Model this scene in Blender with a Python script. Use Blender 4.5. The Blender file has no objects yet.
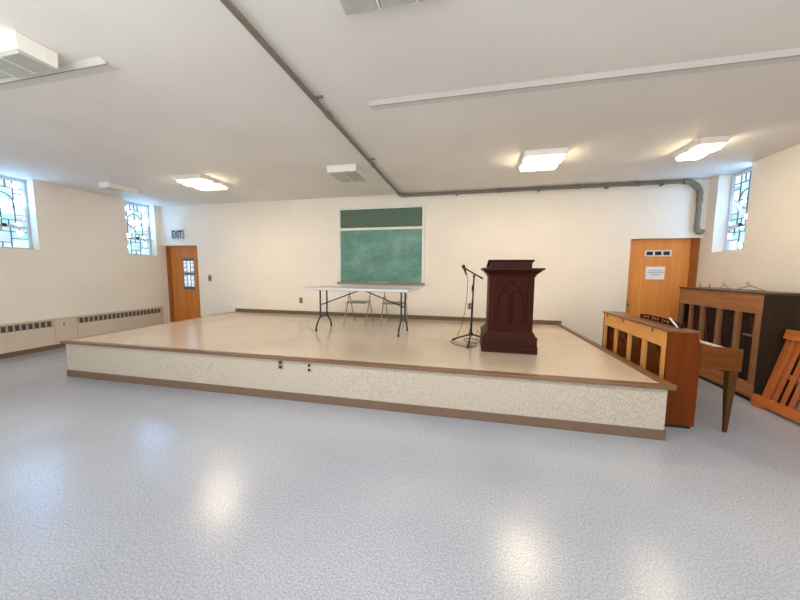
import bpy, bmesh, math, random
from mathutils import Vector, Matrix
random.seed(7)
scn = bpy.context.scene
C = scn.collection
PI = math.pi

# ------------------------------------------------------------------ measures (metres)
YB = 6.707          # back wall
XL, XR = -8.144, 4.158
HC = 3.296          # ceiling
S = 0.542           # stage height
Y0 = -3.2           # room runs on behind the photographer
HD = 2.257          # door head
T = 0.25            # wall thickness / depth of window recess

# ------------------------------------------------------------------ helpers
def lin(c):
    c = c / 255.0
    return c / 12.92 if c <= 0.04045 else ((c + 0.055) / 1.055) ** 2.4
def rgb(r, g, b): return (lin(r), lin(g), lin(b), 1.0)

class MB:
    """collects shapes, links them as one mesh object"""
    def __init__(self): self.v = []; self.f = []; self.sm = []
    def add(self, vs, fs, smooth=False):
        n = len(self.v)
        self.v += [tuple(v) for v in vs]
        for f in fs: self.f.append(tuple(i + n for i in f)); self.sm.append(smooth)
        return self
    def box(self, x0, x1, y0, y1, z0, z1, M=None):
        vs = [Vector((x, y, z)) for z in (z0, z1) for y in (y0, y1) for x in (x0, x1)]
        if M is not None: vs = [M @ v for v in vs]
        fs = [(0, 2, 3, 1), (4, 5, 7, 6), (0, 1, 5, 4), (2, 6, 7, 3), (0, 4, 6, 2), (1, 3, 7, 5)]
        return self.add(vs, fs)
    def frustum(self, a, b, z0, z1):
        """a, b = (x0,x1,y0,y1) at z0 / z1"""
        vs = []
        for (x0, x1, y0, y1), z in ((a, z0), (b, z1)):
            vs += [(x0, y0, z), (x1, y0, z), (x1, y1, z), (x0, y1, z)]
        fs = [(3, 2, 1, 0), (4, 5, 6, 7), (0, 1, 5, 4), (1, 2, 6, 5), (2, 3, 7, 6), (3, 0, 4, 7)]
        return self.add(vs, fs)
    def prism(self, pts, axis, a, b):
        """pts: 2-D outline; axis 'y' takes (x,z), 'x' takes (y,z), 'z' takes (x,y)"""
        def mk(p, t):
            return {'y': (p[0], t, p[1]), 'x': (t, p[0], p[1]), 'z': (p[0], p[1], t)}[axis]
        n = len(pts)
        vs = [mk(p, a) for p in pts] + [mk(p, b) for p in pts]
        fs = [tuple(range(n)), tuple(range(2 * n - 1, n - 1, -1))]
        fs += [(i, i + n, (i + 1) % n + n, (i + 1) % n) for i in range(n)]
        return self.add(vs, fs)
    def tube(self, pts, r, n=10, r1=None, cap=True):
        pts = [Vector(p) for p in pts]
        rings = []; m = len(pts)
        up = None
        for i, p in enumerate(pts):
            t = (pts[min(i + 1, m - 1)] - pts[max(i - 1, 0)]).normalized()
            if up is None:
                up = Vector((0, 0, 1)) if abs(t.z) < 0.9 else Vector((1, 0, 0))
            a = (up - t * up.dot(t)).normalized(); b = t.cross(a); up = a
            rr = r if r1 is None else r + (r1 - r) * i / (m - 1)
            rings.append([p + (a * math.cos(2 * PI * k / n) + b * math.sin(2 * PI * k / n)) * rr for k in range(n)])
        vs = [v for R in rings for v in R]; fs = []
        for i in range(m - 1):
            for k in range(n):
                k2 = (k + 1) % n
                fs.append((i * n + k, i * n + k2, (i + 1) * n + k2, (i + 1) * n + k))
        self.add(vs, fs, True)
        if cap:
            self.add(rings[0], [tuple(range(n - 1, -1, -1))]); self.add(rings[-1], [tuple(range(n))])
        return self
    def lathe(self, prof, c, axis=(0, 0, 1), n=20):
        q = Vector((0, 0, 1)).rotation_difference(Vector(axis).normalized())
        vs = []; fs = []
        for (r, z) in prof:
            for k in range(n):
                a = 2 * PI * k / n
                vs.append(Vector(c) + q @ Vector((r * math.cos(a), r * math.sin(a), z)))
        m = len(prof)
        for i in range(m - 1):
            for k in range(n):
                k2 = (k + 1) % n
                fs.append((i * n + k, i * n + k2, (i + 1) * n + k2, (i + 1) * n + k))
        fs.append(tuple(range(n - 1, -1, -1))); fs.append(tuple((m - 1) * n + k for k in range(n)))
        return self.add(vs, fs, True)
    def bar(self, p, q, w, h, up=(0, 0, 1)):
        """rectangular bar from p to q"""
        p = Vector(p); q = Vector(q); t = (q - p).normalized()
        u = Vector(up); a = (u - t * u.dot(t)).normalized(); b = t.cross(a)
        vs = []
        for c in (p, q):
            for s1, s2 in ((-1, -1), (1, -1), (1, 1), (-1, 1)):
                vs.append(c + b * (s1 * w / 2) + a * (s2 * h / 2))
        fs = [(0, 1, 2, 3), (7, 6, 5, 4), (0, 4, 5, 1), (1, 5, 6, 2), (2, 6, 7, 3), (3, 7, 4, 0)]
        return self.add(vs, fs)
    def build(self, name, mat, parent=None, bevel=0.0, seg=2):
        off = Vector((0, 0, 0)); p = parent
        while p is not None: off += p.location; p = p.parent
        me = bpy.data.meshes.new(name)
        if parent is None and getattr(self, 'origin', None) is not None: off = Vector(self.origin)
        me.from_pydata([tuple(Vector(v) - off) for v in self.v], [], self.f)
        me.polygons.foreach_set('use_smooth', self.sm)
        bm = bmesh.new(); bm.from_mesh(me); bmesh.ops.recalc_face_normals(bm, faces=bm.faces); bm.to_mesh(me); bm.free()
        me.materials.append(mat)
        o = bpy.data.objects.new(name, me); C.objects.link(o)
        if parent is not None: o.parent = parent
        elif getattr(self, 'origin', None) is not None: o.location = self.origin
        if bevel:
            m = o.modifiers.new('soft_edge', 'BEVEL'); m.width = bevel; m.segments = seg; m.limit_method = 'ANGLE'; m.angle_limit = math.radians(40)
        return o

def thing(name, label, cat, loc=(0, 0, 0), group=None):
    o = bpy.data.objects.new(name, None); C.objects.link(o); o.location = loc
    o.empty_display_size = 0.1
    return tag(o, label, cat, group)
def tag(o, label, cat, group=None):
    o['label'] = label; o['category'] = cat
    if group: o['group'] = group
    return o
def struct(o, label=None):
    o['kind'] = 'structure'
    if label: o['label'] = label
    return o
def smooth_path(pts, k=6):
    """Catmull-Rom through the points"""
    P = [Vector(p) for p in pts]; out = []
    for i in range(len(P) - 1):
        p0 = P[max(i - 1, 0)]; p1 = P[i]; p2 = P[i + 1]; p3 = P[min(i + 2, len(P) - 1)]
        for j in range(k):
            t = j / k
            out.append(0.5 * ((2 * p1) + (p2 - p0) * t + (2 * p0 - 5 * p1 + 4 * p2 - p3) * t * t + (3 * p1 - p0 - 3 * p2 + p3) * t ** 3))
    out.append(P[-1]); return out

# ------------------------------------------------------------------ materials
def new_mat(name):
    m = bpy.data.materials.new(name); m.use_nodes = True
    nt = m.node_tree; return m, nt, nt.nodes['Principled BSDF']
def coords(nt, scale=(1, 1, 1), rot=(0, 0, 0)):
    tc = nt.nodes.new('ShaderNodeTexCoord'); mp = nt.nodes.new('ShaderNodeMapping')
    mp.inputs['Scale'].default_value = scale; mp.inputs['Rotation'].default_value = rot
    nt.links.new(tc.outputs['Object'], mp.inputs['Vector']); return mp.outputs['Vector']
def noise(nt, vec, scale, detail=3, rough=0.5):
    n = nt.nodes.new('ShaderNodeTexNoise'); n.inputs['Scale'].default_value = scale
    n.inputs['Detail'].default_value = detail; n.inputs['Roughness'].default_value = rough
    nt.links.new(vec, n.inputs['Vector']); return n.outputs['Fac']
def ramp(nt, fac, stops):
    r = nt.nodes.new('ShaderNodeValToRGB'); e = r.color_ramp.elements
    while len(e) < len(stops): e.new(0.5)
    for el, (p, c) in zip(e, stops): el.position = p; el.color = c
    nt.links.new(fac, r.inputs['Fac']); return r.outputs['Color']
def mixc(nt, fac, a, b, mode='MIX'):
    m = nt.nodes.new('ShaderNodeMix'); m.data_type = 'RGBA'; m.blend_type = mode
    for val, sock in ((fac, m.inputs[0]), (a, m.inputs[6]), (b, m.inputs[7])):
        if hasattr(val, 'links'): nt.links.new(val, sock)
        else: sock.default_value = val
    return m.outputs[2]
def bump(nt, bs, h, strength, dist=0.01):
    b = nt.nodes.new('ShaderNodeBump'); b.inputs['Strength'].default_value = strength; b.inputs['Distance'].default_value = dist
    nt.links.new(h, b.inputs['Height']); nt.links.new(b.outputs['Normal'], bs.inputs['Normal'])
def flat(name, col, rough=0.5, metal=0.0, var=0.06, scale=8):
    """plain colour with a faint procedural unevenness"""
    m, nt, bs = new_mat(name); v = coords(nt)
    f = noise(nt, v, scale, 4)
    d = tuple(c * (1 - var) for c in col[:3]) + (1,); u = tuple(min(1, c * (1 + var)) for c in col[:3]) + (1,)
    nt.links.new(ramp(nt, f, [(0.3, d), (0.7, u)]), bs.inputs['Base Color'])
    bs.inputs['Roughness'].default_value = rough; bs.inputs['Metallic'].default_value = metal
    return m
def wood(name, dark, light, rough=0.4, axis='z', scale=1.0, bumpy=0.05, spec=0.3):
    """grain running along the axis"""
    m, nt, bs = new_mat(name)
    s = {'x': (0.6, 9, 9), 'y': (9, 0.6, 9), 'z': (9, 9, 0.6)}[axis]
    v = coords(nt, tuple(k * scale for k in s))
    f = noise(nt, v, 2.2, 6, 0.62)
    v2 = coords(nt, tuple(k * scale * 5 for k in s)); g = noise(nt, v2, 3, 3, 0.6)
    c = ramp(nt, f, [(0.28, dark), (0.5, tuple((a + b) / 2 for a, b in zip(dark, light))), (0.72, light)])
    c2 = mixc(nt, 0.25, c, ramp(nt, g, [(0.35, dark), (0.65, light)]))
    nt.links.new(c2, bs.inputs['Base Color']); bs.inputs['Roughness'].default_value = rough
    bump(nt, bs, g, bumpy, 0.003)
    bs.inputs['Specular IOR Level'].default_value = spec
    return m
def speckle(name, base, dark, light, scale, rough, amount=0.5, big=None, spec=0.5, bumpy=0.0):
    """terrazzo-like flecks, dark and light, over a base colour"""
    m, nt, bs = new_mat(name); v = coords(nt)
    f = noise(nt, v, scale, 2, 0.7); g = noise(nt, v, scale * 0.55, 2, 0.6)
    c = ramp(nt, f, [(0.36, dark), (0.46, base), (0.56, base), (0.66, light)])
    c = mixc(nt, amount, base, c)
    c = mixc(nt, 0.5 * amount, c, ramp(nt, g, [(0.4, dark), (0.5, base), (0.6, light)]))
    if big:
        h = noise(nt, v, 0.55, 3); c = mixc(nt, ramp(nt, h, [(0.4, (0, 0, 0, 1)), (0.62, (1, 1, 1, 1))]), c, big, 'MULTIPLY')
    nt.links.new(c, bs.inputs['Base Color']); bs.inputs['Roughness'].default_value = rough
    bs.inputs['Specular IOR Level'].default_value = spec
    if bumpy: bump(nt, bs, f, bumpy, 0.004)
    return m
def glow(name, col, strength):
    m, nt, bs = new_mat(name)
    v = coords(nt); f = noise(nt, v, 6, 2)
    c = ramp(nt, f, [(0.3, tuple(k * 0.86 for k in col[:3]) + (1,)), (0.65, col)])
    nt.links.new(c, bs.inputs['Emission Color']); nt.links.new(c, bs.inputs['Base Color'])
    bs.inputs['Emission Strength'].default_value = strength; bs.inputs['Roughness'].default_value = 0.4
    return m

def plaster(name, a, b, sc=1.2, bm=0.08):
    m, nt, bs = new_mat(name); v = coords(nt)
    f = noise(nt, v, sc, 4); g = noise(nt, v, 60, 3)
    nt.links.new(ramp(nt, f, [(0.3, a), (0.7, b)]), bs.inputs['Base Color'])
    bs.inputs['Roughness'].default_value = 0.75; bs.inputs['Specular IOR Level'].default_value = 0.25
    bump(nt, bs, g, bm, 0.004); return m

M = {}
M['wall'] = plaster('painted_plaster', rgb(233, 224, 210), rgb(239, 230, 217))
M['ceil'] = plaster('ceiling_plaster', rgb(222, 219, 214), rgb(230, 227, 223), 0.9, 0.18)
M['trimwhite'] = plaster('white_boxing', rgb(206, 203, 198), rgb(213, 210, 206))
M['seamgrey'] = flat('grey_seam', rgb(150, 142, 132), 0.7)  # colour of the painted shadow line on the ceiling boxing
M['floor'] = speckle('speckled_floor', rgb(177, 182, 191), rgb(126, 131, 139), rgb(210, 215, 225), 165, 0.25, 0.65, rgb(236, 236, 240), 0.95)
M['deck'] = speckle('stage_deck_tile', rgb(216, 198, 178), rgb(196, 176, 156), rgb(230, 216, 198), 80, 0.17, 0.4, rgb(242, 238, 232), 0.6)
M['fascia'] = speckle('fleck_fascia', rgb(188, 177, 159), rgb(142, 129, 112), rgb(214, 206, 190), 130, 0.5, 0.6)
M['rubber'] = flat('brown_rubber_base', rgb(112, 90, 72), 0.55)
M['nosing'] = wood('nosing_wood', rgb(104, 76, 54), rgb(136, 102, 76), 0.35, 'x')
M['nosing_y'] = wood('nosing_wood_side', rgb(112, 76, 48), rgb(148, 104, 68), 0.35, 'y')
M['door'] = wood('door_veneer', rgb(180, 104, 42), rgb(214, 138, 66), 0.45, 'z', 0.6)
M['door_pale'] = wood('pale_door_veneer', rgb(206, 126, 56), rgb(236, 162, 88), 0.45, 'z', 0.6)
M['jamb'] = wood('door_jamb_wood', rgb(140, 76, 32), rgb(172, 102, 48), 0.4, 'z', 0.6)
M['spinet'] = wood('spinet_case', rgb(92, 40, 4), rgb(116, 55, 10), 0.5, 'z', 0.8, spec=0.12)
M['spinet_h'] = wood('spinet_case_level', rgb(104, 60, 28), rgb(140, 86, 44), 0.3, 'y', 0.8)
M['spinet_leg'] = wood('spinet_leg', rgb(60, 38, 16), rgb(86, 56, 26), 0.45, 'z', 0.8, spec=0.15)
M['keyarm'] = wood('spinet_keybed', rgb(88, 48, 16), rgb(116, 66, 26), 0.5, 'x', 0.8, spec=0.12)
M['pine'] = wood('piano_back_pine', rgb(206, 142, 72), rgb(232, 172, 98), 0.5, 'y')
M['pine_z'] = wood('piano_back_post', rgb(204, 140, 70), rgb(230, 170, 96), 0.5, 'z')
M['sound'] = wood('soundboard', rgb(88, 38, 18), rgb(128, 62, 30), 0.5, 'z')
M['oldwood'] = wood('old_piano_back', rgb(128, 78, 42), rgb(176, 118, 70), 0.55, 'y')
M['oldpost'] = wood('old_piano_post', rgb(112, 74, 46), rgb(156, 110, 72), 0.55, 'z')
M['oldsound'] = wood('old_soundboard', rgb(34, 18, 12), rgb(62, 32, 20), 0.6, 'z')
M['ebony'] = wood('dark_piano_case', rgb(42, 32, 24), rgb(60, 47, 35), 0.5, 'z', spec=0.1)
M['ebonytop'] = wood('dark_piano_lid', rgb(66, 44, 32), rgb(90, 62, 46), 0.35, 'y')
M['orange'] = wood('orange_slat', rgb(160, 82, 36), rgb(194, 110, 54), 0.45, 'z')
M['orange_y'] = wood('orange_rail', rgb(172, 90, 38), rgb(206, 120, 60), 0.45, 'y')
M['mahog'] = wood('dark_mahogany', rgb(46, 15, 7), rgb(64, 22, 10), 0.5, 'z', spec=0.1)
M['mahog_x'] = wood('dark_mahogany_level', rgb(44, 14, 7), rgb(62, 22, 11), 0.45, 'x', spec=0.15)
M['black'] = flat('black_metal', rgb(26, 26, 27), 0.4, 0.3)
M['blackrub'] = flat('black_plastic', rgb(22, 22, 22), 0.5)
M['cable'] = flat('black_cable', rgb(34, 33, 32), 0.5)
M['chrome'] = flat('satin_metal', rgb(180, 178, 172), 0.3, 0.9)
M['chair'] = flat('beige_metal', rgb(150, 138, 118), 0.4, 0.2)
M['tabletop'] = speckle('table_plastic', rgb(208, 206, 204), rgb(190, 188, 186), rgb(222, 220, 218), 90, 0.4, 0.3)
M['legmetal'] = flat('grey_leg_steel', rgb(52, 50, 48), 0.4, 0.4)
M['pipe'] = flat('grey_pipe', rgb(116, 110, 98), 0.5, 0.05, 0.08)
M['alum'] = flat('aluminium_frame', rgb(226, 224, 216), 0.45, 0.0)
M['tray'] = flat('chalk_tray', rgb(138, 132, 122), 0.45, 0.2)
M['plate'] = flat('outlet_plate', rgb(150, 142, 126), 0.4, 0.3)
M['plate_lt'] = flat('ivory_plate', rgb(186, 174, 152), 0.4)
M['slot'] = flat('dark_slots', rgb(28, 24, 22), 0.6)
M['cabinet'] = flat('radiator_paint', rgb(212, 196, 176), 0.45, 0, 0.03, 2)
M['grille'] = flat('grille_dark', rgb(78, 68, 58), 0.6)
M['fin'] = flat('grille_fin', rgb(168, 158, 144), 0.45)
M['housing'] = flat('light_housing', rgb(224, 222, 214), 0.45, 0, 0.02)
M['lens_off'] = flat('unlit_diffuser', rgb(176, 178, 168), 0.35, 0, 0.1, 14)
def tubes(name):
    m, nt, bs = new_mat(name); v = coords(nt)
    sp = nt.nodes.new('ShaderNodeSeparateXYZ'); nt.links.new(v, sp.inputs[0])
    def math_(op, a, b=None):
        n = nt.nodes.new('ShaderNodeMath'); n.operation = op
        for k, x in enumerate((a, b)):
            if x is None: continue
            if hasattr(x, 'links'): nt.links.new(x, n.inputs[k])
            else: n.inputs[k].default_value = x
        return n.outputs[0]
    d = math_('ABSOLUTE', math_('SUBTRACT', math_('ABSOLUTE', sp.outputs['Y']), 0.135))
    band = ramp(nt, math_('MULTIPLY', d, 5.0), [(0.2, (1, 1, 1, 1)), (0.42, (0, 0, 0, 1))])
    c = mixc(nt, band, (1.0, 0.82, 0.5, 1), (1.0, 0.84, 0.58, 1))
    nt.links.new(c, bs.inputs['Emission Color']); nt.links.new(c, bs.inputs['Base Color'])
    nt.links.new(math_('ADD', math_('MULTIPLY', band, 36.0), 1.0), bs.inputs['Emission Strength'])
    bs.inputs['Roughness'].default_value = 0.4
    return m
M['lens_on'] = tubes('lit_diffuser')
M['lens_half'] = glow('half_lit_diffuser', (0.8, 0.9, 1.0, 1), 1.4)
M['signmetal'] = flat('sign_face', rgb(176, 176, 164), 0.4, 0.2)
M['ink'] = flat('black_letter', rgb(24, 24, 22), 0.5)
M['paper'] = flat('paper', rgb(232, 234, 238), 0.7, 0, 0.02)
M['greyink'] = flat('grey_print', rgb(176, 182, 194), 0.7)
M['ivory'] = flat('piano_keys', rgb(236, 228, 208), 0.3)
M['winframe'] = flat('window_paint', rgb(196, 208, 220), 0.4, 0, 0.03)
M['lead'] = flat('lead_came', rgb(96, 112, 126), 0.5, 0.1)
M['bronze'] = flat('dark_latch', rgb(52, 48, 46), 0.4, 0.4)
M['wire'] = flat('copper_wire', rgb(150, 96, 52), 0.35, 0.5)

def chalk():
    m, nt, bs = new_mat('green_chalkboard'); v = coords(nt, (1, 1, 1.6))
    f = noise(nt, v, 1.6, 6, 0.6); g = noise(nt, v, 14, 4, 0.7)
    c = ramp(nt, f, [(0.32, rgb(74, 118, 106)), (0.52, rgb(98, 146, 132)), (0.72, rgb(140, 176, 165))])
    c = mixc(nt, 0.25, c, ramp(nt, g, [(0.35, rgb(70, 112, 96)), (0.7, rgb(150, 180, 166))]))
    nt.links.new(c, bs.inputs['Base Color']); bs.inputs['Roughness'].default_value = 0.6; return m
M['chalk'] = chalk()
M['chalk_dark'] = flat('dark_green_board', rgb(82, 106, 86), 0.65, 0, 0.05, 3)

def stained(name, strength):
    """backlit pale leaded glass, blocks of white, aqua, blue and pink"""
    m, nt, bs = new_mat(name); v = coords(nt, (5.2, 5.2, 4.4))
    vo = nt.nodes.new('ShaderNodeTexVoronoi'); vo.distance = 'CHEBYCHEV'; vo.inputs['Scale'].default_value = 1.0
    vo.inputs['Randomness'].default_value = 0.55
    nt.links.new(v, vo.inputs['Vector'])
    sx = nt.nodes.new('ShaderNodeSeparateColor'); nt.links.new(vo.outputs['Color'], sx.inputs['Color'])
    c = ramp(nt, sx.outputs['Red'], [(0.0, (0.16, 0.42, 0.47, 1)), (0.3, (0.36, 0.60, 0.60, 1)), (0.52, (0.60, 0.68, 0.74, 1)),
                                     (0.72, (0.14, 0.32, 0.56, 1)), (0.86, (0.45, 0.42, 0.50, 1)), (1.0, (0.24, 0.5, 0.46, 1))])
    w = noise(nt, coords(nt), 9, 3)
    c = mixc(nt, 0.2, c, ramp(nt, w, [(0.35, (0.25, 0.45, 0.55, 1)), (0.65, (0.8, 0.9, 1, 1))]))
    v2 = nt.nodes.new('ShaderNodeTexVoronoi'); v2.inputs['Scale'].default_value = 13.0
    nt.links.new(coords(nt), v2.inputs['Vector'])
    s2 = nt.nodes.new('ShaderNodeSeparateColor'); nt.links.new(v2.outputs['Color'], s2.inputs['Color'])
    hot = ramp(nt, s2.outputs['Green'], [(0.86, (0, 0, 0, 1)), (0.87, (1, 1, 1, 1))])
    k = nt.nodes.new('ShaderNodeMath'); k.operation = 'MULTIPLY_ADD'; nt.links.new(hot, k.inputs[0])
    k.inputs[1].default_value = strength * 34.0; k.inputs[2].default_value = strength
    nt.links.new(k.outputs[0], bs.inputs['Emission Strength'])
    nt.links.new(mixc(nt, hot, c, (0.26, 0.56, 1.0, 1)), bs.inputs['Emission Color']); nt.links.new(c, bs.inputs['Base Color'])
    bs.inputs['Roughness'].default_value = 0.15
    return m
M['doorglass'] = glow('pale_leaded_glass', (0.80, 0.90, 1.0, 1), 0.35)
M['stained'] = stained('leaded_glass', 0.8)

# ------------------------------------------------------------------ room shell
o = MB().box(XL - T, XR + T, Y0, YB + T, -0.12, 0).build('floor', M['floor']); struct(o, 'pale grey speckled floor')
o = MB().box(XL - T, XR + T, Y0, YB + T, HC, HC + 0.15).build('ceiling', M['ceil']); struct(o, 'off white plaster ceiling')
DL, DR = -6.997, 2.991          # inner edges of the two door recesses
RD = 0.14
b = MB()
b.box(DL, DR, YB, YB + T + 0.1, 0, HC)
b.box(XL, DL, YB, YB + T + 0.1, HD, HC); b.box(DR, XR, YB, YB + T + 0.1, HD, HC)
struct(b.build('wall_back', M['wall']), 'cream plaster back wall')
WL = [(3.55, 4.27), (5.86, 6.56)]; WZ = 1.975
b = MB(); ys = [Y0] + [v for w in WL for v in w] + [YB + T + 0.1]
for i in range(0, len(ys), 2): b.box(XL - T, XL, ys[i], ys[i + 1], 0, HC)
for w in WL: b.box(XL - T, XL, w[0], w[1], 0, WZ)
struct(b.build('wall_left', M['wall']), 'cream left wall with deep window recesses')
WR = (5.86, 6.50)
b = MB(); b.box(XR, XR + T, Y0, WR[0], 0, HC); b.box(XR, XR + T, WR[1], YB + T + 0.1, 0, HC); b.box(XR, XR + T, WR[0], WR[1], 0, WZ)
struct(b.build('wall_right', M['wall']), 'cream right wall with a window recess')

# ------------------------------------------------------------------ leaded windows
def window(name, side, y0, y1, label):
    xg = (XL - T) if side < 0 else (XR + T)      # outer face
    def X(d): return xg - side * d               # d towards the room
    root = bpy.data.objects.new(name, None); C.objects.link(root); root.location = (X(0.0), (y0 + y1) / 2, WZ)
    struct(root, label)
    zt = HC; zm = 2.40
    def bx(b, d0, d1, ya, yb, za, zb): b.box(min(X(d0), X(d1)), max(X(d0), X(d1)), ya, yb, za, zb)
    f = MB(); fw = 0.035
    bx(f, 0.0, 0.07, y0, y0 + fw, WZ, zt); bx(f, 0.0, 0.07, y1 - fw, y1, WZ, zt)
    bx(f, 0.0, 0.07, y0 + fw, y1 - fw, WZ, WZ + fw); bx(f, 0.0, 0.07, y0 + fw, y1 - fw, zt - fw - 0.02, zt)
    f.build('window_frame', M['winframe'], root, 0.004)
    f = MB(); bx(f, 0.0, 0.085, y0 + fw, y1 - fw, zm - 0.025, zm + 0.02); f.build('transom_bar', M['winframe'], root, 0.004)
    f = MB(); bx(f, 0.085, 0.11, (y0 + y1) / 2 - 0.03, (y0 + y1) / 2 + 0.03, zm - 0.02, zm + 0.035); f.build('latch', M['bronze'], root, 0.004)
    g = MB(); bx(g, 0.02, 0.028, y0 + fw, y1 - fw, zm + 0.02, zt - fw); g.build('glass', M['stained'], root)
    g = MB(); bx(g, 0.02, 0.028, y0 + fw, y1 - fw, WZ + fw, zm - 0.025); g.build('glass', M['stained'], root)
    # cames: upper light with border, verticals and a roundel; lower light with offset blocks
    def line(b, a, c, w=0.012):
        b.bar((X(0.034), a[0], a[1]), (X(0.034), c[0], c[1]), w, 0.012, (1, 0, 0))
    L = MB(); W = y1 - y0 - 2 * fw; ya = y0 + fw
    za, zb = zm + 0.02, zt - fw - 0.02; H = zb - za
    for u in (0.22, 0.50, 0.78): line(L, (ya + W * u, za), (ya + W * u, zb))
    for v_ in (0.12, 0.30, 0.64, 0.84): line(L, (ya, za + H * v_), (ya + W * (1 if v_ in (0.12, 0.84) else 0.22), za + H * v_))
    for v_ in (0.24, 0.72): line(L, (ya + W * 0.78, za + H * v_), (ya + W, za + H * v_))
    for u in (0.36, 0.64): line(L, (ya + W * u, za), (ya + W * u, za + H * 0.12)); line(L, (ya + W * u, zb - H * 0.16), (ya + W * u, zb))
    line(L, (ya + W * 0.22, za + H * 0.5), (ya + W * 0.78, za + H * 0.5))
    cy, cz, r = ya + W * 0.5, za + H * 0.5, W * 0.28
    for k in range(24):
        a0, a1 = 2 * PI * k / 24, 2 * PI * (k + 1) / 24
        line(L, (cy + r * math.cos(a0), cz + r * math.sin(a0)), (cy + r * math.cos(a1), cz + r * math.sin(a1)), 0.014)
    L.build('lead_lines', M['lead'], root)
    L = MB(); za, zb = WZ + fw, zm - 0.025; H = zb - za
    for u, p, q in ((0.3, 0, 1), (0.66, 0, 1), (0.15, 0.75, 1), (0.48, 0.0, 0.25), (0.84, 0.7, 1), (0.48, 0.8, 1)):
        line(L, (ya + W * u, za + H * p), (ya + W * u, za + H * q))
    for v_, p, q in ((0.25, 0.0, 0.66), (0.8, 0.0, 1.0), (0.45, 0.66, 1.0)):
        line(L, (ya + W * p, za + H * v_), (ya + W * q, za + H * v_))
    L.build('lead_lines', M['lead'], root)
    return root
window('window_1', -1, *WL[0], 'leaded glass window at the left edge of the left wall')
window('window_2', -1, *WL[1], 'leaded glass window on the left wall by the exit door')
window('window_3', 1, *WR, 'leaded glass window on the right wall')

# ------------------------------------------------------------------ doors
def text_mesh(txt, size):
    cu = bpy.data.curves.new('t', 'FONT'); cu.body = txt; cu.size = size; cu.extrude = 0.003; cu.offset = 0.006; cu.align_x = 'CENTER'; cu.align_y = 'CENTER'
    t = bpy.data.objects.new('t', cu); C.objects.link(t); bpy.context.view_layer.update()
    me = bpy.data.meshes.new_from_object(t.evaluated_get(bpy.context.evaluated_depsgraph_get()))
    bpy.data.objects.remove(t); bpy.data.curves.remove(cu); return me

yd = YB + RD
# exit door
root = bpy.data.objects.new('door_1', None); C.objects.link(root); root.location = (-7.5, yd, 0); struct(root, 'orange brown exit door with a leaded glass strip')
MB().box(-8.05, DL, yd, yd + 0.05, 0, HD).build('door_leaf', M['door'], root)
b = MB(); b.box(XL, -8.05, yd - 0.04, yd + 0.05, 0, HD); b.build('door_frame', M['jamb'], root, 0.004)
g = MB().box(-7.61, -7.26, yd - 0.016, yd, 1.11, 1.91).build('glass_panel', M['doorglass'], root)
g['label'] = 'narrow pale leaded glass strip'
L = MB(); z0, z1, x0, x1 = 1.11, 1.91, -7.61, -7.26
for x in (x0, x0 + 0.12, x1 - 0.12, x1): L.box(x - 0.007, x + 0.007, yd - 0.026, yd - 0.012, z0, z1)
for i in range(8):
    z = z0 + (z1 - z0) * i / 7
    L.box(x0, x0 + 0.12, yd - 0.026, yd - 0.012, z - 0.008, z + 0.008); L.box(x1 - 0.12, x1, yd - 0.026, yd - 0.012, z - 0.008, z + 0.008)
for zc in (z0 + 0.02, (z0 + z1) / 2, z1 - 0.02): L.box(x0, x1, yd - 0.026, yd - 0.012, zc - 0.035, zc + 0.035)
L.build('lead_lines', M['lead'], g)
b = MB().lathe([(0.0, 0), (0.025, 0.0), (0.025, 0.03), (0.012, 0.035), (0.012, 0.06), (0.028, 0.075), (0.02, 0.1), (0, 0.1)], (-7.08, yd, 1.0), (0, -1, 0))
b.build('knob', M['chrome'], root)
# second door
root = bpy.data.objects.new('door_2', None); C.objects.link(root); root.location = (3.5, yd, 0); struct(root, 'orange brown door with a small louvre')
MB().box(DR, 4.05, yd, yd + 0.05, 0, HD).build('door_leaf', M['door_pale'], root)
MB().box(4.05, XR, yd - 0.05, yd + 0.05, 0, HD).build('door_frame', M['jamb'], root, 0.004)
b = MB(); x0, x1, z0, z1 = 3.30, 3.745, 1.925, 2.045
b.box(x0, x1, yd - 0.02, yd, z1 - 0.024, z1); b.box(x0, x1, yd - 0.02, yd, z0, z0 + 0.024)
for k in range(4): x = x0 + (x1 - x0 - 0.028) * k / 3; b.box(x, x + 0.028, yd - 0.02, yd, z0, z1)
v = b.build('vent', M['alum'], root, 0.003); v['label'] = 'pale metal louvre with three dark slots'
MB().box(x0 + 0.01, x1 - 0.01, yd - 0.006, yd, z0 + 0.01, z1 - 0.01).build('slot_backing', M['slot'], v)
MB().lathe([(0.0, 0), (0.025, 0.0), (0.025, 0.03), (0.012, 0.035), (0.012, 0.06), (0.028, 0.075), (0.02, 0.1), (0, 0.1)], (3.08, yd, 1.0), (0, -1, 0)).build('knob', M['chrome'], root)
# paper on that door
t = thing('paper_notice', 'white paper notice taped to the door with the louvre', 'paper', (3.50, yd, 1.48))
MB().box(3.345, 3.66, yd - 0.005, yd - 0.001, 1.485, 1.73).build('sheet', M['paper'], t)
b = MB()
for k, (a, c) in enumerate(((0.05, 0.28), (0.03, 0.30), (0.08, 0.25))): z = 1.645 - 0.04 * k; b.box(3.345 + a, 3.345 + c, yd - 0.0065, yd - 0.005, z, z + 0.018)
b.build('print', M['greyink'], t)

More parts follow.
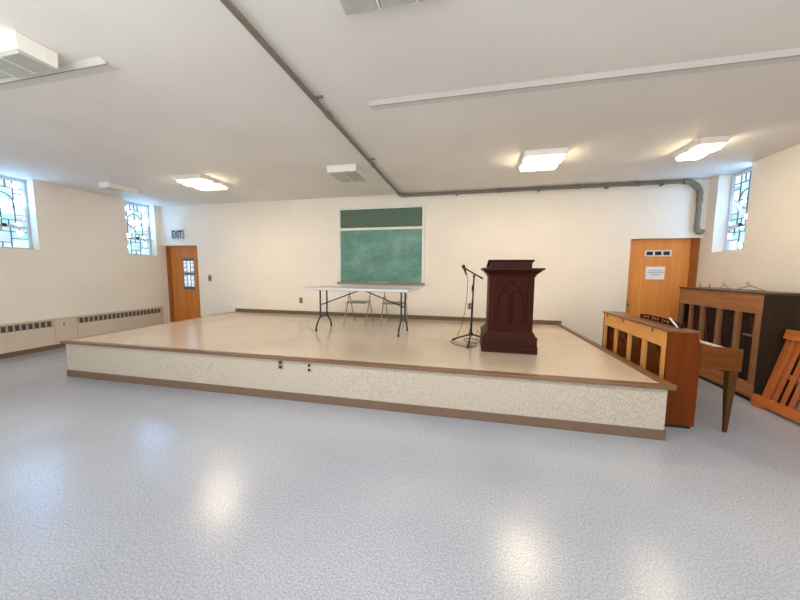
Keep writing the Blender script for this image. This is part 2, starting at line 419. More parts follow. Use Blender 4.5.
# EXIT sign
t = thing('exit_sign', 'small metal EXIT sign with black letters above the left door', 'sign', (-7.57, YB, 2.43))
MB().box(-7.765, -7.385, YB - 0.04, YB, 2.432, 2.668).build('sign_box', M['signmetal'], t, 0.004)
me = text_mesh('EXIT', 0.26); me.materials.append(M['ink'])
xs = [v.co.x for v in me.vertices]; zs = [v.co.y for v in me.vertices]
sx = 0.32 / (max(xs) - min(xs)); sy = 0.185 / (max(zs) - min(zs)); mx = (max(xs) + min(xs)) / 2; mz = (max(zs) + min(zs)) / 2
for v in me.vertices:
    x, y, z = v.co
    v.co = ((x - mx) * sx, -z, (y - mz) * sy)
me.name = 'lettering'
lo = bpy.data.objects.new('lettering', me); C.objects.link(lo); lo.parent = t; lo.location = (-7.575 + 7.57, -0.0415, 0.12)

# switch and outlets
def wallplate(name, label, cat, x, z, y, kind, group=None, w=0.075, h=0.12, pm='plate'):
    t = thing(name, label, cat, (x, y, z - h / 2), group)
    MB().box(x - w / 2, x + w / 2, y - 0.008, y, z - h / 2, z + h / 2).build('cover_plate', M[pm], t, 0.003)
    if kind == 'switch':
        MB().box(x - 0.02, x + 0.02, y - 0.016, y - 0.006, z - 0.035, z + 0.035).build('toggle', M['slot'], t, 0.002)
    else:
        for dz in (-0.028, 0.028):
            MB().lathe([(0, 0), (0.019, 0), (0.019, 0.005), (0, 0.005)], (x, y - 0.006, z + dz), (0, -1, 0), 14).build('socket', M['slot'], t)
wallplate('light_switch', 'brown light switch on the back wall beside the left door', 'switch', -6.64, 1.40, YB, 'switch', w=0.10, h=0.17)
wallplate('wall_outlet', 'outlet low on the back wall left of the folding table', 'outlet', -4.007, 0.885, YB, 'outlet', w=0.09, h=0.14)
wallplate('wall_outlet', 'outlet low on the back wall behind the microphone stand', 'outlet', 0.03, 0.87, YB, 'outlet', w=0.09, h=0.14)

# ------------------------------------------------------------------ stage
FL, FR, BL, BR = (-5.85, 3.245), (1.868, 3.29), (-5.89, YB - 0.001), (1.80, YB - 0.001)
t = thing('stage', 'low platform stage with speckled front, brown base and wood edge', 'stage', (-1.9, 5.0, 0))
def inset(p, dx, dy): return (p[0] + dx, p[1] + dy)
MB().prism([FL, FR, BR, BL], 'z', 0.0, S - 0.030).build('stage_front', M['fascia'], t)
OV = 0.045
MB().prism([inset(FL, -0.0, 0.03), inset(FR, -0.0, 0.03), BR, BL], 'z', S - 0.030, S).build('deck', M['deck'], t)
b = MB(); b.prism([inset(FL, -OV, -OV), inset(FR, OV, -OV), inset(FR, -0.02, 0.05), inset(FL, -0.0, 0.035)], 'z', S - 0.030, S + 0.003)
b.build('nosing', M['nosing'], t, 0.006)
b = MB(); b.prism([inset(FL, -OV, -OV), inset(FL, 0.012, 0.03), inset(BL, 0.012, 0), inset(BL, -OV, 0)], 'z', S - 0.030, S + 0.0025); b.build('nosing', M['nosing_y'], t, 0.006)
b = MB(); b.prism([inset(FR, OV, -OV), inset(BR, OV, 0), inset(BR, -0.02, 0), inset(FR, -0.045, 0.04)], 'z', S - 0.030, S + 0.02); b.build('nosing', M['nosing_y'], t, 0.006)
b = MB(); b.prism([inset(FL, -0.012, -0.012), inset(FR, 0.012, -0.012), inset(FR, 0.012, 0.02), inset(FL, -0.012, 0.02)], 'z', 0, 0.1); b.build('base_strip', M['rubber'], t, 0.003)
b = MB(); b.prism([inset(FL, -0.012, -0.012), inset(BL, -0.012, 0), inset(BL, 0.02, 0), inset(FL, 0.02, -0.012)], 'z', 0, 0.1); b.build('base_strip', M['rubber'], t, 0.003)
b = MB(); b.prism([inset(FR, 0.012, -0.012), inset(BR, 0.012, 0), inset(BR, -0.02, 0), inset(FR, -0.02, -0.012)], 'z', 0, 0.1); b.build('base_strip', M['rubber'], t, 0.003)
b = MB(); b.box(BL[0] - 0.0, BR[0] + 0.06, YB - 0.018, YB, S, S + 0.085); struct(b.build('baseboard_back', M['rubber'], None, 0.004), 'brown baseboard along the back of the stage')
yf = lambda x: FL[1] + (FR[1] - FL[1]) * (x - FL[0]) / (FR[0] - FL[0])
wallplate('stage_outlet', 'left of the two outlets in the stage front', 'outlet', -2.25, 0.445, yf(-2.25), 'outlet', w=0.07, h=0.11, pm='plate')
wallplate('stage_outlet', 'right of the two outlets in the stage front', 'outlet', -1.86, 0.435, yf(-1.86), 'outlet', w=0.07, h=0.11, pm='plate_lt')

# ------------------------------------------------------------------ radiator cover on the left wall
D = 0.03
t = thing('radiator_cover', 'long beige metal radiator cover along the left wall', 'radiator', (XL, 4.5, 0))
b = MB(); b.box(XL + 0.001, XL + D, 1.2, 6.60, 0.09, 0.60); b.build('casing', M['cabinet'], t, 0.006)
b = MB(); b.box(XL + 0.002, XL + D + 0.012, 1.2, 6.61, 0.60, 0.615); b.build('top_ledge', M['cabinet'], t, 0.004)
MB().box(XL + 0.002, XL + D - 0.012, 1.2, 6.60, 0, 0.09).build('base_strip', M['rubber'], t)
for y in (4.36, 4.72, 6.555): MB().box(XL + D, XL + D + 0.002, y - 0.004, y + 0.004, 0.09, 0.60).build('seam', M['fin'], t)
MB().box(XL + D, XL + D + 0.012, 4.50, 4.512, 0.44, 0.52).build('latch', M['tray'], t)
for (ya, yb) in ((2.4, 4.32), (4.75, 6.52)):
    g = MB().box(XL + D - 0.001, XL + D + 0.003, ya, yb, 0.462, 0.575).build('grille', M['grille'], t)
    n = int((yb - ya) / 0.085); P = [(ya - 0.015, 0.585), (ya - 0.015, 0.455)]
    for i in range(n + 1):
        y = ya + (yb - ya) * i / n
        if i: P.append((y - 0.015, 0.571))
        if i: P.append((y - 0.015, 0.455))
        P.append((y + 0.015, 0.455))
        if i < n: P.append((y + 0.015, 0.571))
    P.append((yb + 0.015, 0.585))
    MB().prism(P, 'x', XL + D + 0.002, XL + D + 0.012).build('grille_comb', M['fin'], g)

# ------------------------------------------------------------------ ceiling boxing and pipe
def boxing(name, x0, x1, y0, label, k=1.0):
    h = 0.022 * k
    P = [(y0, HC), (y0 + 0.055 * k, HC - h), (y0 + 0.056 * k, HC - 0.002), (y0 + 0.068 * k, HC - 0.002), (y0 + 0.069 * k, HC - h * 0.5), (y0 + 0.16 * k, HC - h * 0.5), (y0 + 0.175 * k, HC)]
    b = MB(); b.prism(P, 'x', x0, x1); r = struct(b.build(name, M['trimwhite']), label)
    MB().box(x0, x1, y0 + 0.056 * k, y0 + 0.056 * k + 0.009, HC - h - 0.002, HC - h * 0.4).build('seam', M['seamgrey'], r)  # grey strip standing in for the shadow line along the boxing
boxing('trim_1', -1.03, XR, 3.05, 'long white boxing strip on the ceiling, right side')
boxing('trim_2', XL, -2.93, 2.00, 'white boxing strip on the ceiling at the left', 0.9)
PR = 0.030
t = thing('ceiling_pipe', 'grey pipe crossing the ceiling and running along the back wall to the corner', 'pipe', (-1.513, YB, HC))
px, py, pz = -1.505, YB - 0.075, HC - 0.045
def arc(c, u, v, r, n=7): return [Vector(c) + Vector(u) * (r * math.cos(a)) + Vector(v) * (r * math.sin(a)) for a in [PI / 2 * k / n for k in range(n + 1)]]
MB().tube([(px, Y0, pz), (px, py - 0.16, pz)], 0.024, 14).build('ceiling_run', M['pipe'], t)
MB().tube([(px, py - 0.17, pz)] + arc((px + 0.15, py - 0.15, pz), (-1, 0, 0), (0, 1, 0), 0.15) + [(px + 0.17, py, pz)], PR + 0.006, 14).build('elbow', M['pipe'], t)
xe = 3.985
MB().tube([(px + 0.16, py, pz), (xe - 0.26, py, pz)], PR, 14).build('wall_run', M['pipe'], t)
MB().tube([(xe - 0.27, py, pz)] + arc((xe - 0.24, py, pz - 0.24), (0, 0, 1), (1, 0, 0), 0.24) + [(xe, py, pz - 0.26)], PR + 0.016, 14).build('elbow', M['pipe'], t)
MB().tube([(xe, py, pz - 0.25), (xe, py, 2.44)], PR + 0.009, 14).build('drop', M['pipe'], t)
MB().tube(smooth_path([(xe, py, 2.46), (xe + 0.005, py, 2.40), (xe + 0.02, py, 2.36), (xe + 0.05, py, 2.345), (xe + 0.075, py, 2.36), (xe + 0.085, py, 2.39)], 4), PR + 0.014, 14).build('trap', M['pipe'], t)
for p, ax in (((px, 3.15, pz), 'y'), ((px, 4.7, pz), 'y'), ((0.55, py, pz), 'x'), ((2.0, py, pz), 'x'), ((3.0, py, pz), 'x'), ((xe, py, 2.92), 'z')):
    d = Vector({'x': (1, 0, 0), 'y': (0, 1, 0), 'z': (0, 0, 1)}[ax]) * 0.045
    MB().tube([Vector(p) - d, Vector(p) + d], (0.03 if ax == 'y' else PR + 0.018 if ax == 'z' else PR + 0.007), 14).build('coupling', M['pipe'], t)
for y in (2.87, 4.55): MB().box(px - 0.03, px + 0.075, y - 0.012, y + 0.012, HC - 0.02, HC).build('clamp', M['pipe'], t)
for x in (-0.3, 1.3, 2.5, 3.4): MB().box(x - 0.015, x + 0.015, py - 0.045, YB, pz - 0.05, pz + 0.02).build('clamp', M['pipe'], t)

# ------------------------------------------------------------------ ceiling lights
def ceiling_light(x0, x1, y0, y1, lit, label, n=2, h=0.115):
    hh = h * (0.6 if lit else 0.9); fl = 0.02 if lit else 0.006
    t = thing('ceiling_light', label, 'light', ((x0 + x1) / 2, (y0 + y1) / 2, HC), 'surface mounted ceiling lights')
    MB().frustum((x0, x1, y0, y1), (x0 - fl, x1 + fl, y0 - fl, y1 + fl), HC - hh, HC).build('housing', M['housing'], t, 0.006)
    lm = M['lens_on' if lit else 'lens_off']; w = (x1 - x0 - 0.02) / n
    for k in range(n):
        a = x0 + 0.01 + w * k + 0.004; c = a + w - 0.008
        MB().frustum((a + .012, c - .012, y0 + .025, y1 - .025), (a, c, y0 + .008, y1 - .008), HC - h, HC - hh).build('diffuser', lm, t, 0.004)
    for k in range(1, n):
        xm = x0 + 0.01 + w * k
        MB().box(xm - 0.006, xm + 0.006, y0 + .01, y1 - .01, HC - h - 0.003, HC - hh + 0.01).build('divider', M['housing'], t)
ceiling_light(-5.22, -4.66, 4.62, 5.27, True, 'lit ceiling light above the left end of the stage')
ceiling_light(-2.29, -1.79, 4.70, 5.26, False, 'unlit ceiling light above the folding table, next to the ceiling pipe')
ceiling_light(0.72, 1.26, 4.70, 5.30, True, 'lit ceiling light above the podium')
ceiling_light(2.79, 3.08, 4.72, 5.24, True, 'lit ceiling light above the pianos', 2)
ceiling_light(-7.09, -6.86, 4.66, 5.22, False, 'unlit ceiling light close to the left wall windows')
ceiling_light(-3.90, -3.21, 1.67, 1.90, False, 'unlit ceiling light beside the left white boxing strip', 3, 0.13)
ceiling_light(-0.81, -0.10, 1.35, 1.935, False, 'unlit ceiling light cut off by the top edge of the photo', 3)

# ------------------------------------------------------------------ chalkboard
t = thing('chalkboard', 'large green chalkboard with pale frame on the back wall', 'chalkboard', (-1.98, YB, 1.31))
x0, x1, z0, z1 = -2.965, -1.0, 1.345, 3.03; yb = YB
MB().box(x0, x1, yb - 0.025, yb - 0.001, z0, 2.56).build('writing_surface', M['chalk'], t)
o = MB().box(x0, x1, yb - 0.02, yb - 0.001, 2.56, z1).build('upper_panel', M['chalk_dark'], t); o['label'] = 'darker green upper panel'
b = MB(); fw = 0.045
b.box(x0 - 0.02, x0 + fw - 0.015, yb - 0.04, yb, z0, z1 - 0.03); b.box(x1 - fw + 0.02, x1 + 0.03, yb - 0.04, yb, z0, z1 - 0.03)
b.box(x0 - 0.02, x1 + 0.03, yb - 0.04, yb, z1 - 0.03, z1 + 0.03); b.box(x0, x1, yb - 0.05, yb, 2.535, 2.59)
b.build('frame', M['alum'], t, 0.004)
b = MB(); b.box(x0 - 0.04, x1 + 0.05, yb - 0.10, yb, z0 - 0.035, z0 - 0.005); b.box(x0 - 0.04, x1 + 0.05, yb - 0.10, yb - 0.088, z0 - 0.005, z0 + 0.012)
b.build('chalk_tray', M['tray'], t, 0.004)
o = MB().box(-2.25, -1.78, yb - 0.085, yb - 0.055, z0 - 0.004, z0 + 0.018)
o.origin = (-2.0, yb - 0.07, z0 - 0.004)
tag(o.build('chalk_eraser', M['paper'], None, 0.004), 'long white stick lying in the chalkboard tray', 'eraser')

# ------------------------------------------------------------------ folding table
def rotz(c, a): return Matrix.Translation(c) @ Matrix.Rotation(a, 4, 'Z') @ Matrix.Translation(-Vector(c))
t = thing('folding_table', 'long folding table with pale plastic top and dark wishbone legs', 'table', (-1.87, 5.1, S))
cx, cy = -1.845, 5.09
b = MB(); hw, hd, r = 0.965, 0.395, 0.05
pts = []
for sx, sy, a0 in ((1, 1, 0), (-1, 1, PI / 2), (-1, -1, PI), (1, -1, 3 * PI / 2)):
    for k in range(6):
        a = a0 + PI / 2 * k / 5
        pts.append((cx + sx * (hw - r) + r * math.cos(a), cy + sy * (hd - r) + r * math.sin(a)))
ZT = S + 0.778
b.prism(pts, 'z', ZT - 0.042, ZT); b.build('tabletop', M['tabletop'], t, 0.008)
b = MB(); b.box(cx - 0.86, cx + 0.86, cy - 0.18, cy - 0.155, ZT - 0.06, ZT - 0.04); b.box(cx - 0.86, cx + 0.86, cy + 0.155, cy + 0.18, ZT - 0.06, ZT - 0.04)
b.build('apron_rail', M['legmetal'], t)
for s in (-1, 1):
    lx = cx + s * 0.765
    for d in (-1, 1):
        b = MB(); b.tube(smooth_path([(lx, cy + d * 0.115, ZT - 0.04), (lx, cy + d * 0.115, S + 0.45), (lx, cy + d * 0.115, S + 0.27), (lx, cy + d * 0.15, S + 0.21), (lx, cy + d * 0.225, S + 0.13), (lx, cy + d * 0.262, S + 0.06), (lx, cy + d * 0.266, S + 0.02)], 5), 0.0145, 10)
        lg = b.build('leg', M['legmetal'], t)
        MB().lathe([(0, 0), (0.019, 0), (0.019, 0.03), (0, 0.03)], (lx, cy + d * 0.266, S), (0, 0, 1), 12).build('foot_cap', M['blackrub'], lg)
    b = MB(); b.tube([(lx, cy - 0.125, S + 0.235), (lx, cy + 0.125, S + 0.235)], 0.012, 8); b.build('crossbar', M['legmetal'], t)
    b = MB(); b.tube([(lx, cy - 0.115, S + 0.46), (lx, cy + 0.115, S + 0.46)], 0.010, 8)
    b.build('crossbar', M['legmetal'], t)
    MB().tube([(lx, cy, S + 0.46), (lx - s * 0.73, cy, ZT - 0.05)], 0.0105, 8).build('brace', M['legmetal'], t)

t.rotation_euler.z = math.radians(-4.0)
# ------------------------------------------------------------------ folding chairs behind the table
def make_chair(x, label):
    """centre x, faces the room; front feet at y 5.56"""
    t = thing('folding_chair', label, 'chair', (x, 5.85, S), 'metal folding chairs behind the table')
    for s in (-1, 1):
        e = x + s * 0.225
        b = MB(); b.tube([(e, 5.56, S), (e, 5.78, S + 0.44), (e, 5.935, S + 0.74)], 0.011, 8); b.build('front_leg', M['chair'], t)
        b = MB(); b.tube([(e - s * 0.018, 6.10, S), (e - s * 0.018, 5.90, S + 0.44), (e - s * 0.018, 5.86, S + 0.56)], 0.010, 8); b.build('rear_leg', M['chair'], t)
    b = MB(); b.prism([(x - 0.205, 5.60), (x + 0.205, 5.60), (x + 0.19, 5.98), (x - 0.19, 5.98)], 'z', S + 0.43, S + 0.455); b.build('seat', M['chair'], t, 0.008)
    b = MB(); b.box(x - 0.21, x + 0.21, 5.91, 5.93, S + 0.665, S + 0.74); b.build('backrest', M['chair'], t, 0.008)
    b = MB(); b.tube([(x - 0.205, 6.02, S + 0.18), (x + 0.205, 6.02, S + 0.18)], 0.008, 8); b.build('stretcher', M['chair'], t)
    return t
def dup(root, dx, label):
    r = root.copy(); C.objects.link(r); r.location.x += dx; r['label'] = label
    for ch in list(root.children):
        c = ch.copy(); C.objects.link(c); c.parent = r
    return r
ch0 = make_chair(-2.17, 'metal folding chair behind the table, left of the two')
dup(ch0, 0.75, 'metal folding chair behind the table, right of the two')

# ------------------------------------------------------------------ podium
t = thing('podium', 'dark carved wooden podium with gothic arches standing on the stage', 'podium', (0.545, 4.5, S))
X0, X1, F, K = 0.19, 0.885, 4.14, 4.86
b = MB()
b.box(X0, X1, F, K, S, S + 0.10); b.box(X0 + 0.008, X1 - 0.008, F + 0.008, K - 0.008, S + 0.10, S + 0.205)
b.frustum((X0 - .004, X1 + .004, F - .004, K + .004), (X0 + 0.012, X1 - 0.012, F + 0.012, K - 0.012), S + 0.195, S + 0.222)
b.build('base', M['mahog_x'], t, 0.004)
MB().frustum((X0 + 0.02, X1 - 0.02, F + 0.02, K - 0.02), (0.262, 0.832, 4.20, 4.78), S + 0.22, S + 0.285).build('base_moulding', M['mahog_x'], t, 0.004)
cx0, cx1, cf, ck = 0.268, 0.826, 4.205, 4.76
b = MB(); b.box(cx0 + 0.001, cx1 - 0.001, cf + 0.018, ck, S + 0.28, S + 1.03)
b.box(cx0, cx0 + 0.075, cf, cf + 0.03, S + 0.28, S + 1.03); b.box(cx1 - 0.075, cx1, cf, cf + 0.03, S + 0.28, S + 1.03)
b.box(cx0 + 0.075, cx1 - 0.075, cf + 0.001, cf + 0.03, S + 0.28, S + 0.37); b.box(cx0 + 0.075, cx1 - 0.075, cf + 0.001, cf + 0.03, S + 0.945, S + 1.03)
b.build('body', M['mahog'], t, 0.004)
# arch tracery on the front panel
b = MB(); mx = (cx0 + cx1) / 2; yt = cf + 0.012
def gothic(xa, xb, zs, r=0.008):
    w = xb - xa; L1 = []; L2 = []
    for k in range(9):
        a = PI / 3 * k / 8
        L1.append((xb - w * math.cos(a), yt, zs + w * math.sin(a))); L2.append((xa + w * math.cos(a), yt, zs + w * math.sin(a)))
    b.tube(L1, r, 6); b.tube(L2, r, 6)
zs = S + 0.66
gothic(mx - 0.16, mx + 0.16, zs, 0.010)
gothic(mx - 0.16, mx + 0.02, zs, 0.008); gothic(mx - 0.02, mx + 0.16, zs, 0.008)
for x in (-0.16, -0.02, 0.02, 0.16): b.tube([(mx + x, yt, S + 0.39), (mx + x, yt, zs)], 0.008, 6)
b.build('arch_tracery', M['mahog'], t)
b = MB()
b.frustum((cx0 - .008, cx1 + .008, cf - .008, ck + .008), (cx0 - .02, cx1 + .02, cf - .02, ck + .02), S + 1.00, S + 1.03)
b.frustum((cx0 - .02, cx1 + .02, cf - .02, ck + .02), (cx0 - .085, cx1 + .085, cf - .085, ck + .06), S + 1.03, S + 1.09)
b.box(cx0 - .10, cx1 + .10, cf - .10, ck + .07, S + 1.09, S + 1.115)
b.build('cornice', M['mahog_x'], t, 0.004)
b = MB(); b.prism([(4.27, S + 1.115), (4.70, S + 1.115), (4.70, S + 1.13), (4.27, S + 1.205)], 'x', 0.27, 0.80); b.build('reading_desk', M['mahog_x'], t, 0.003)
b = MB(); b.prism([(4.24, S + 1.205), (4.71, S + 1.128), (4.71, S + 1.146), (4.24, S + 1.226)], 'x', 0.245, 0.822); b.build('desk_top', M['mahog_x'], t, 0.003)

# ------------------------------------------------------------------ microphone and its stand
bx_, by_ = 0.05, 4.80
t = thing('microphone_stand', 'black boom microphone stand on a tripod left of the podium', 'stand', (bx_, by_, S))
MB().tube([(bx_, by_, S + 0.06), (bx_ + 0.012, by_, S + 0.62)], 0.016, 10).build('lower_pole', M['black'], t)
MB().tube([(bx_ + 0.012, by_, S + 0.60), (bx_ + 0.024, by_, S + 1.0)], 0.012, 10).build('upper_pole', M['black'], t)
MB().lathe([(0, 0), (0.018, 0), (0.02, 0.05), (0.017, 0.1), (0, 0.1)], (bx_ + 0.011, by_, S + 0.76), (0, 0, 1), 12).build('clutch', M['blackrub'], t)
MB().lathe([(0, 0), (0.03, 0), (0.034, 0.03), (0.022, 0.08), (0.02, 0.12), (0, 0.12)], (bx_, by_, S + 0.07), (0, 0, 1), 14).build('tripod_hub', M['blackrub'], t)
for fx, fy in ((-0.22, 4.74), (0.006, 4.28), (0.245, 4.98)):
    lg = MB().tube([(bx_, by_, S + 0.10), (fx, fy, S + 0.016)], 0.013, 8).build('leg', M['black'], t)
    d = (Vector((fx, fy, 0)) - Vector((bx_, by_, 0))).normalized() * 0.03
    MB().tube([Vector((fx, fy, S + 0.016)) - d, Vector((fx, fy, S + 0.014)) + d * 0.4], 0.014, 8).build('foot_cap', M['blackrub'], lg)
MB().lathe([(0, 0), (0.02, 0), (0.02, 0.05), (0, 0.05)], (bx_ + 0.024, by_ - 0.025, S + 1.0), (0, 1, 0), 12).build('boom_joint', M['blackrub'], t)
MB().tube([(-0.05, by_, S + 1.108), (0.20, by_, S + 0.965)], 0.011, 10).build('boom', M['black'], t)
MB().tube([(0.165, by_, S + 0.985), (0.205, by_, S + 0.962)], 0.014, 10).build('boom_grip', M['blackrub'], t)
MB().tube([(-0.078, by_ - 0.0, S + 1.09), (-0.05, by_ - 0.0, S + 1.108), (-0.035, by_, S + 1.1)], 0.016, 10).build('clip', M['blackrub'], t)
ax = Vector((-0.052, -0.01, 0.142)).normalized(); mb = Vector((-0.037, by_ - 0.012, S + 1.008))
m = thing('microphone', 'black handheld microphone clipped to the boom stand', 'microphone', mb)
MB().lathe([(0, 0), (0.010, 0), (0.012, 0.02), (0.016, 0.09), (0.018, 0.115), (0, 0.115)], mb, ax, 14).build('body', M['blackrub'], m)
MB().lathe([(0.0, 0), (0.019, 0.0), (0.027, 0.015), (0.028, 0.035), (0.02, 0.055), (0.008, 0.062), (0, 0.062)], mb + ax * 0.112, ax, 14).build('grille', M['black'], m)
pts = [mb, mb - ax * 0.03, (-0.02, 4.79, S + 0.92), (-0.022, 4.79, S + 0.75), (-0.05, 4.79, S + 0.45), (-0.10, 4.78, S + 0.22), (-0.15, 4.77, S + 0.08), (-0.19, 4.75, S + 0.008),
       (-0.25, 4.66, S + 0.006), (-0.22, 4.52, S + 0.006), (-0.10, 4.38, S + 0.006), (0.03, 4.33, S + 0.006), (0.12, 4.42, S + 0.006), (0.10, 4.60, S + 0.006), (-0.02, 4.68, S + 0.006), (-0.05, 4.86, S + 0.006), (0.06, 4.93, S + 0.006), (0.14, 4.86, S + 0.006), (0.16, 4.95, S + 0.006), (0.14, 5.08, S + 0.02), (0.16, 5.12, S + 0.10), (0.20, 5.10, S + 0.06), (0.24, 5.02, S + 0.006), (0.5, 5.05, S + 0.006)]
b = MB(); b.tube(smooth_path(pts, 6), 0.0042, 6); b.origin = (-0.1, 4.7, S)
tag(b.build('microphone_cable', M['cable'], None), 'thin black cable hanging from the microphone and looping on the stage', 'cable')

# ------------------------------------------------------------------ spinet piano beside the stage
t = thing('spinet_piano', 'brown spinet piano with open back against the right edge of the stage', 'piano', (2.15, 4.36, 0))
ya, yb2 = 3.58, 5.12; xb = 2.0; ZP = 1.005
prof = [(xb, 0.035), (xb + 0.29, 0.035), (xb + 0.29, 0.87), (xb + 0.245, ZP), (xb, ZP)]
for y0, y1 in ((ya, ya + 0.03), (yb2 - 0.03, yb2)):
    b = MB(); b.prism(prof, 'y', y0, y1); b.build('side_panel', M['spinet'], t, 0.003)
b = MB(); b.box(xb + 0.02, xb + 0.27, ya + 0.02, yb2 - 0.02, 0.0, 0.035); b.build('plinth', M['blackrub'], t)
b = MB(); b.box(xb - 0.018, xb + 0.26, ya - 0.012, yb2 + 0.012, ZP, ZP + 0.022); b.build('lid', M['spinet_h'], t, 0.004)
b = MB(); b.box(xb + 0.09, xb + 0.275, ya + 0.03, yb2 - 0.03, 0.035, 0.99); b.build('soundboard', M['sound'], t)
b = MB(); b.box(xb - 0.002, xb + 0.05, ya + 0.031, yb2 - 0.031, 0.835, ZP - 0.001); b.build('top_rail', M['pine'], t, 0.003)
b = MB(); b.box(xb - 0.002, xb + 0.05, ya + 0.03, yb2 - 0.03, 0.035, 0.22); b.build('bottom_rail', M['pine'], t, 0.003)
for k, (p0, p1) in enumerate(((3.612, 3.685), (3.99, 4.055), (4.335, 4.385), (4.70, 4.745), (5.04, 5.09))):
    b = MB(); b.box(xb - 0.002, xb + 0.03, p0, p1, 0.22, 0.835); b.build('back_post', M['pine_z'], t, 0.003)
for k in range(4):
    yc = 3.88 + 0.36 * k
    b = MB(); b.bar((xb + 0.08, yc - 0.12, 0.42), (xb + 0.08, yc + 0.12, 0.70), 0.028, 0.02, (1, 0, 0)); b.bar((xb + 0.08, yc - 0.12, 0.62), (xb + 0.08, yc + 0.10, 0.86), 0.028, 0.02, (1, 0, 0)); b.build('rib', M['spinet'], t)
for y in (3.86, 4.52, 5.0): MB().box(xb - 0.008, xb - 0.002, y - 0.012, y + 0.012, 0.955, ZP).build('hinge', M['jamb'], t)
for y0, y1 in ((ya, ya + 0.035), (yb2 - 0.035, yb2)):
    b = MB(); b.prism([(xb + 0.28, 0.655), (xb + 0.635, 0.64), (xb + 0.635, 0.862), (xb + 0.60, 0.868), (xb + 0.28, 0.885)], 'y', y0, y1); b.build('key_arm', M['keyarm'], t, 0.004)
b = MB(); b.box(xb + 0.28, xb + 0.62, ya + 0.035, yb2 - 0.035, 0.655, 0.74); b.build('keybed', M['keyarm'], t, 0.003)
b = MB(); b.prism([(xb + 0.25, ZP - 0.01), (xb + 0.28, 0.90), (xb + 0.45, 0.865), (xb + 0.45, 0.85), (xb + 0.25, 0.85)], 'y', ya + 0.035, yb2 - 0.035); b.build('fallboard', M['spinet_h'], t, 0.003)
b = MB(); b.box(xb + 0.44, xb + 0.60, ya + 0.06, yb2 - 0.06, 0.74, 0.845)
o = b.build('keys', M['ivory'], t)
for y0 in (ya + 0.005, yb2 - 0.065):
    b = MB(); b.frustum((xb + 0.562, xb + 0.588, y0 + 0.015, y0 + 0.045), (xb + 0.535, xb + 0.615, y0 - 0.004, y0 + 0.064), 0.0, 0.645); b.build('leg', M['spinet_leg'], t, 0.003)
# dark openwork rack and a white stick on the piano lid
ZL = ZP + 0.022
t = thing('music_rack', 'dark openwork music rack standing along the far edge of the spinet lid', 'rack', (2.2, 4.2, ZL))
xa, ra, rb = 2.205, 3.74, 4.56
MB().box(xa, xa + 0.022, ra, rb, ZL, ZL + 0.012).build('bottom_rail', M['mahog'], t, 0.002)
b = MB(); b.prism([(ra, ZL + 0.038), (ra + 0.1, ZL + 0.054), ((ra + rb) / 2, ZL + 0.062), (rb - 0.1, ZL + 0.056), (rb, ZL + 0.04), (rb, ZL + 0.026), (rb - 0.1, ZL + 0.042), ((ra + rb) / 2, ZL + 0.046), (ra + 0.1, ZL + 0.040), (ra, ZL + 0.024)], 'x', xa, xa + 0.02); b.build('top_rail', M['mahog'], t, 0.002)
for k in range(5):
    y = ra + 0.015 + (rb - ra - 0.03) * k / 4
    MB().box(xa + 0.002, xa + 0.018, y - 0.02, y + 0.02, ZL + 0.01, ZL + 0.046).build('slat', M['mahog'], t, 0.002)
for k in range(4):
    y = ra + 0.015 + (rb - ra - 0.03) * (k + 0.5) / 4
    MB().tube([(xa + 0.01, y + 0.035 * math.cos(a), ZL + 0.028 + 0.014 * math.sin(a)) for a in [2 * PI * q / 14 for q in range(15)]], 0.005, 6).build('scroll', M['mahog'], t)
b = MB(); b.tube([(2.15, 3.725, ZL + 0.012), (2.222, 3.985, ZL + 0.072)], 0.009, 8); b.origin = (2.1, 3.8, ZL)
tag(b.build('white_stick', M['paper'], None), 'short white stick lying on the spinet lid against the dark rack', 'stick')

# ------------------------------------------------------------------ tall upright piano by the right wall
t = thing('upright_piano', 'tall dark upright piano with its open wooden back to the room', 'piano', (3.7, 5.3, 0))
xb = 3.488; ya, yb2 = 4.535, 6.05; ZP = 1.35
for y0, y1 in ((ya, ya + 0.04), (yb2 - 0.04, yb2)):
    b = MB(); b.prism([(xb, 0.0), (xb + 0.40, 0.0), (xb + 0.40, 0.62), (xb + 0.63, 0.62), (xb + 0.63, 0.80), (xb + 0.43, 0.86), (xb + 0.40, ZP), (xb, ZP)], 'y', y0, y1); b.build('side_panel', M['ebony'], t, 0.004)
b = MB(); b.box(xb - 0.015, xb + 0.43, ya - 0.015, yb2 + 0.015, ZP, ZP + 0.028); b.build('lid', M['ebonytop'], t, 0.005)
b = MB(); b.box(xb + 0.12, xb + 0.39, ya + 0.04, yb2 - 0.04, 0.02, ZP); b.build('soundboard', M['oldsound'], t)
b = MB(); b.box(xb - 0.002, xb + 0.07, ya + 0.012, yb2 - 0.01, 1.11, ZP); b.build('top_rail', M['oldwood'], t, 0.004)
b = MB(); b.box(xb - 0.002, xb + 0.07, ya + 0.012, yb2 - 0.01, 0.05, 0.22); b.build('bottom_rail', M['oldwood'], t, 0.004)
b = MB(); b.box(xb + 0.01, xb + 0.1, ya + 0.04, yb2 - 0.04, 0.0, 0.05); b.build('plinth', M['ebony'], t)
for p0, p1 in ((4.55, 4.64), (4.87, 4.935), (5.185, 5.245), (5.50, 5.56), (5.76, 5.80), (5.98, 6.03)):
    b = MB(); b.box(xb - 0.002, xb + 0.04, p0, p1, 0.22, 1.11); b.build('back_post', M['oldpost'], t, 0.004)
b = MB(); b.box(xb + 0.06, xb + 0.09, 4.64, 4.87, 0.80, 0.825); b.build('strut', M['oldpost'], t)
for k in range(5):
    y = 4.75 + 0.27 * k
    MB().bar((xb + 0.11, y - 0.07, 0.3), (xb + 0.11, y + 0.07, 1.05), 0.02, 0.02, (1, 0, 0)).build('rib', M['sound'], t)
